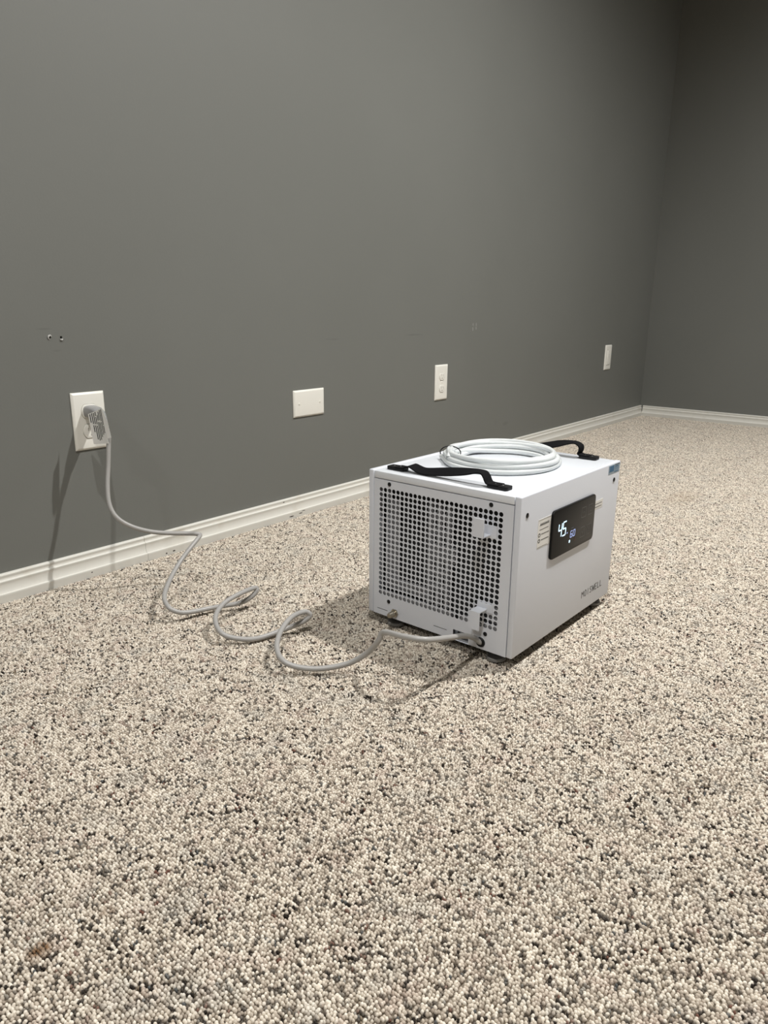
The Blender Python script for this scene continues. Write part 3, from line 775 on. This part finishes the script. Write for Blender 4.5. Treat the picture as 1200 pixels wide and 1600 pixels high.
for i in range(len(rim)):
    a, b_ = rim[i], rim[(i+1) % len(rim)]; fs.append((a, b_, q+b_, q+a))
mb.add(vs, fs); TG = wpart(mb, 'caution_tag', M_STICK, CORD, smooth=True)
TG['label'] = 'white paper caution tag printed with dense black lines'
NRM = bil(0.5, 0.5)[1]; FACE = 1 if NRM.dot(CAM - tg[0]) > 0 else -1
mb = MB()
for u, segs in ((0.10, ((.03, .30),)), (0.22, ((.02, .36), (.40, .62))), (0.33, ((.03, .38), (.42, .86))), (0.44, ((.02, .14), (.17, .40), (.44, .90))), (0.55, ((.13, .30), (.34, .88))), (0.65, ((.05, .30), (.36, .80))), (0.77, ((.02, .34), (.37, .74))), (0.88, ((.02, .46), (.49, .70)))):
    for v0, v1 in segs:
        n_ = 5; hw_ = 0.026
        top = []
        for k in range(n_+1):
            v = v0+(v1-v0)*k/n_
            for uu in (u-hw_, u+hw_):
                p, nr = bil(uu, v); off = 0.0007 if FACE > 0 else -0.0003
                top.append(p+nr*off)
        mb.add(top, [(2*k, 2*k+1, 2*k+3, 2*k+2) for k in range(n_)])
wpart(mb, 'print', M_INK, CORD)
# the tag's second leaf wraps over the strain relief
mb = MB(); a_, b_, c_, d_ = tg[1], at_y(168, 660, -.098), at_y(173.5, 684, -.103), tg[1].lerp(tg[2], 0.86)
th_ = Vector((0.0003, -0.0003, 0))
mb.add([a_, b_, c_, d_, a_+th_, b_+th_, c_+th_, d_+th_], [(0, 1, 2, 3), (7, 6, 5, 4), (0, 4, 5, 1), (1, 5, 6, 2), (2, 6, 7, 3), (3, 7, 4, 0)])
wpart(mb, 'tag_leaf', M_STICK, CORD)

# ------------------------------------------------------------------ coiled drain hose on top of the cabinet
HC = d2w(0.136, 0.203, H)
HO = empty('drain_hose', HC, TH)
tag(HO, 'coil of milky white vinyl drain hose lying on top of the dehumidifier', 'hose')
TR = 0.0043
# each turn: ring radius and height, packed in a loose bundle; turns drift over one another
turns = [(0.1035, 0.0043), (0.0945, 0.0043), (0.0855, 0.0043), (0.0770, 0.0045), (0.0815, 0.0118), (0.0900, 0.0117), (0.0990, 0.0117), (0.0945, 0.0190), (0.0865, 0.0186)]
pts = []; STEP = 40; A0 = math.radians(222)
rn = random.Random(5)
ph = [(rn.uniform(0, 6.28), rn.uniform(0, 6.28)) for _ in turns]
for t in range(len(turns)*STEP+1):
    k = min(t//STEP, len(turns)-1); f = (t - k*STEP)/STEP
    r0, z0 = turns[k]; r1, z1 = turns[min(k+1, len(turns)-1)]
    s = max(0.0, (f-0.72)/0.28); s = s*s*(3-2*s)
    g = A0 + 2*math.pi*t/STEP
    r = r0+(r1-r0)*s + 0.0028*math.sin(2*g+ph[k][0]) + 0.0012*math.sin(3*g+ph[k][1])
    z = z0+(z1-z0)*s + (0.0012*math.sin(2*g+ph[k][1]) if z0 > 0.007 else 0)
    # squeezed together at the tie
    dg = (g-A0+math.pi) % (2*math.pi) - math.pi
    q = math.exp(-(dg/0.30)**2); r = r*(1-q) + (0.0915+(r-0.0915)*0.86)*q
    e = 1.04 if True else 1
    pts.append((r*math.cos(g)*1.0, r*math.sin(g)*e, max(z, TR-0.0002)))
def ext(p, q, d):   # straight cut tail beyond an end
    p, q = Vector(p), Vector(q); t = (p-q).normalized(); return p + t*d
tail = [ext(pts[0], pts[2], 0.030), ext(pts[0], pts[2], 0.018)]; tail2 = [ext(pts[-1], pts[-3], 0.014), ext(pts[-1], pts[-3], 0.028)]
tail2[0].z -= 0.002; tail2[1].z -= 0.006
full = tail + [Vector(p) for p in pts] + tail2
mb = MB(); mb.tube(smooth_path(full, 2), TR, 12, caps=False); mb.build('tube', M_HOSE, HO, smooth=True)
def tie(ang, rc, zc, rr, rz):
    mb = MB(); c, s = math.cos(ang), math.sin(ang)
    mb.tube([((rc+rr*math.cos(2*math.pi*k/24))*c, (rc+rr*math.cos(2*math.pi*k/24))*s*1.04, max(zc+rz*math.sin(2*math.pi*k/24), 0.0012)) for k in range(25)], 0.0011, 6)
    return mb.build('tie', M_TIE, HO, smooth=True)
t1 = tie(math.radians(206), 0.0905, 0.0114, 0.0185, 0.0120)
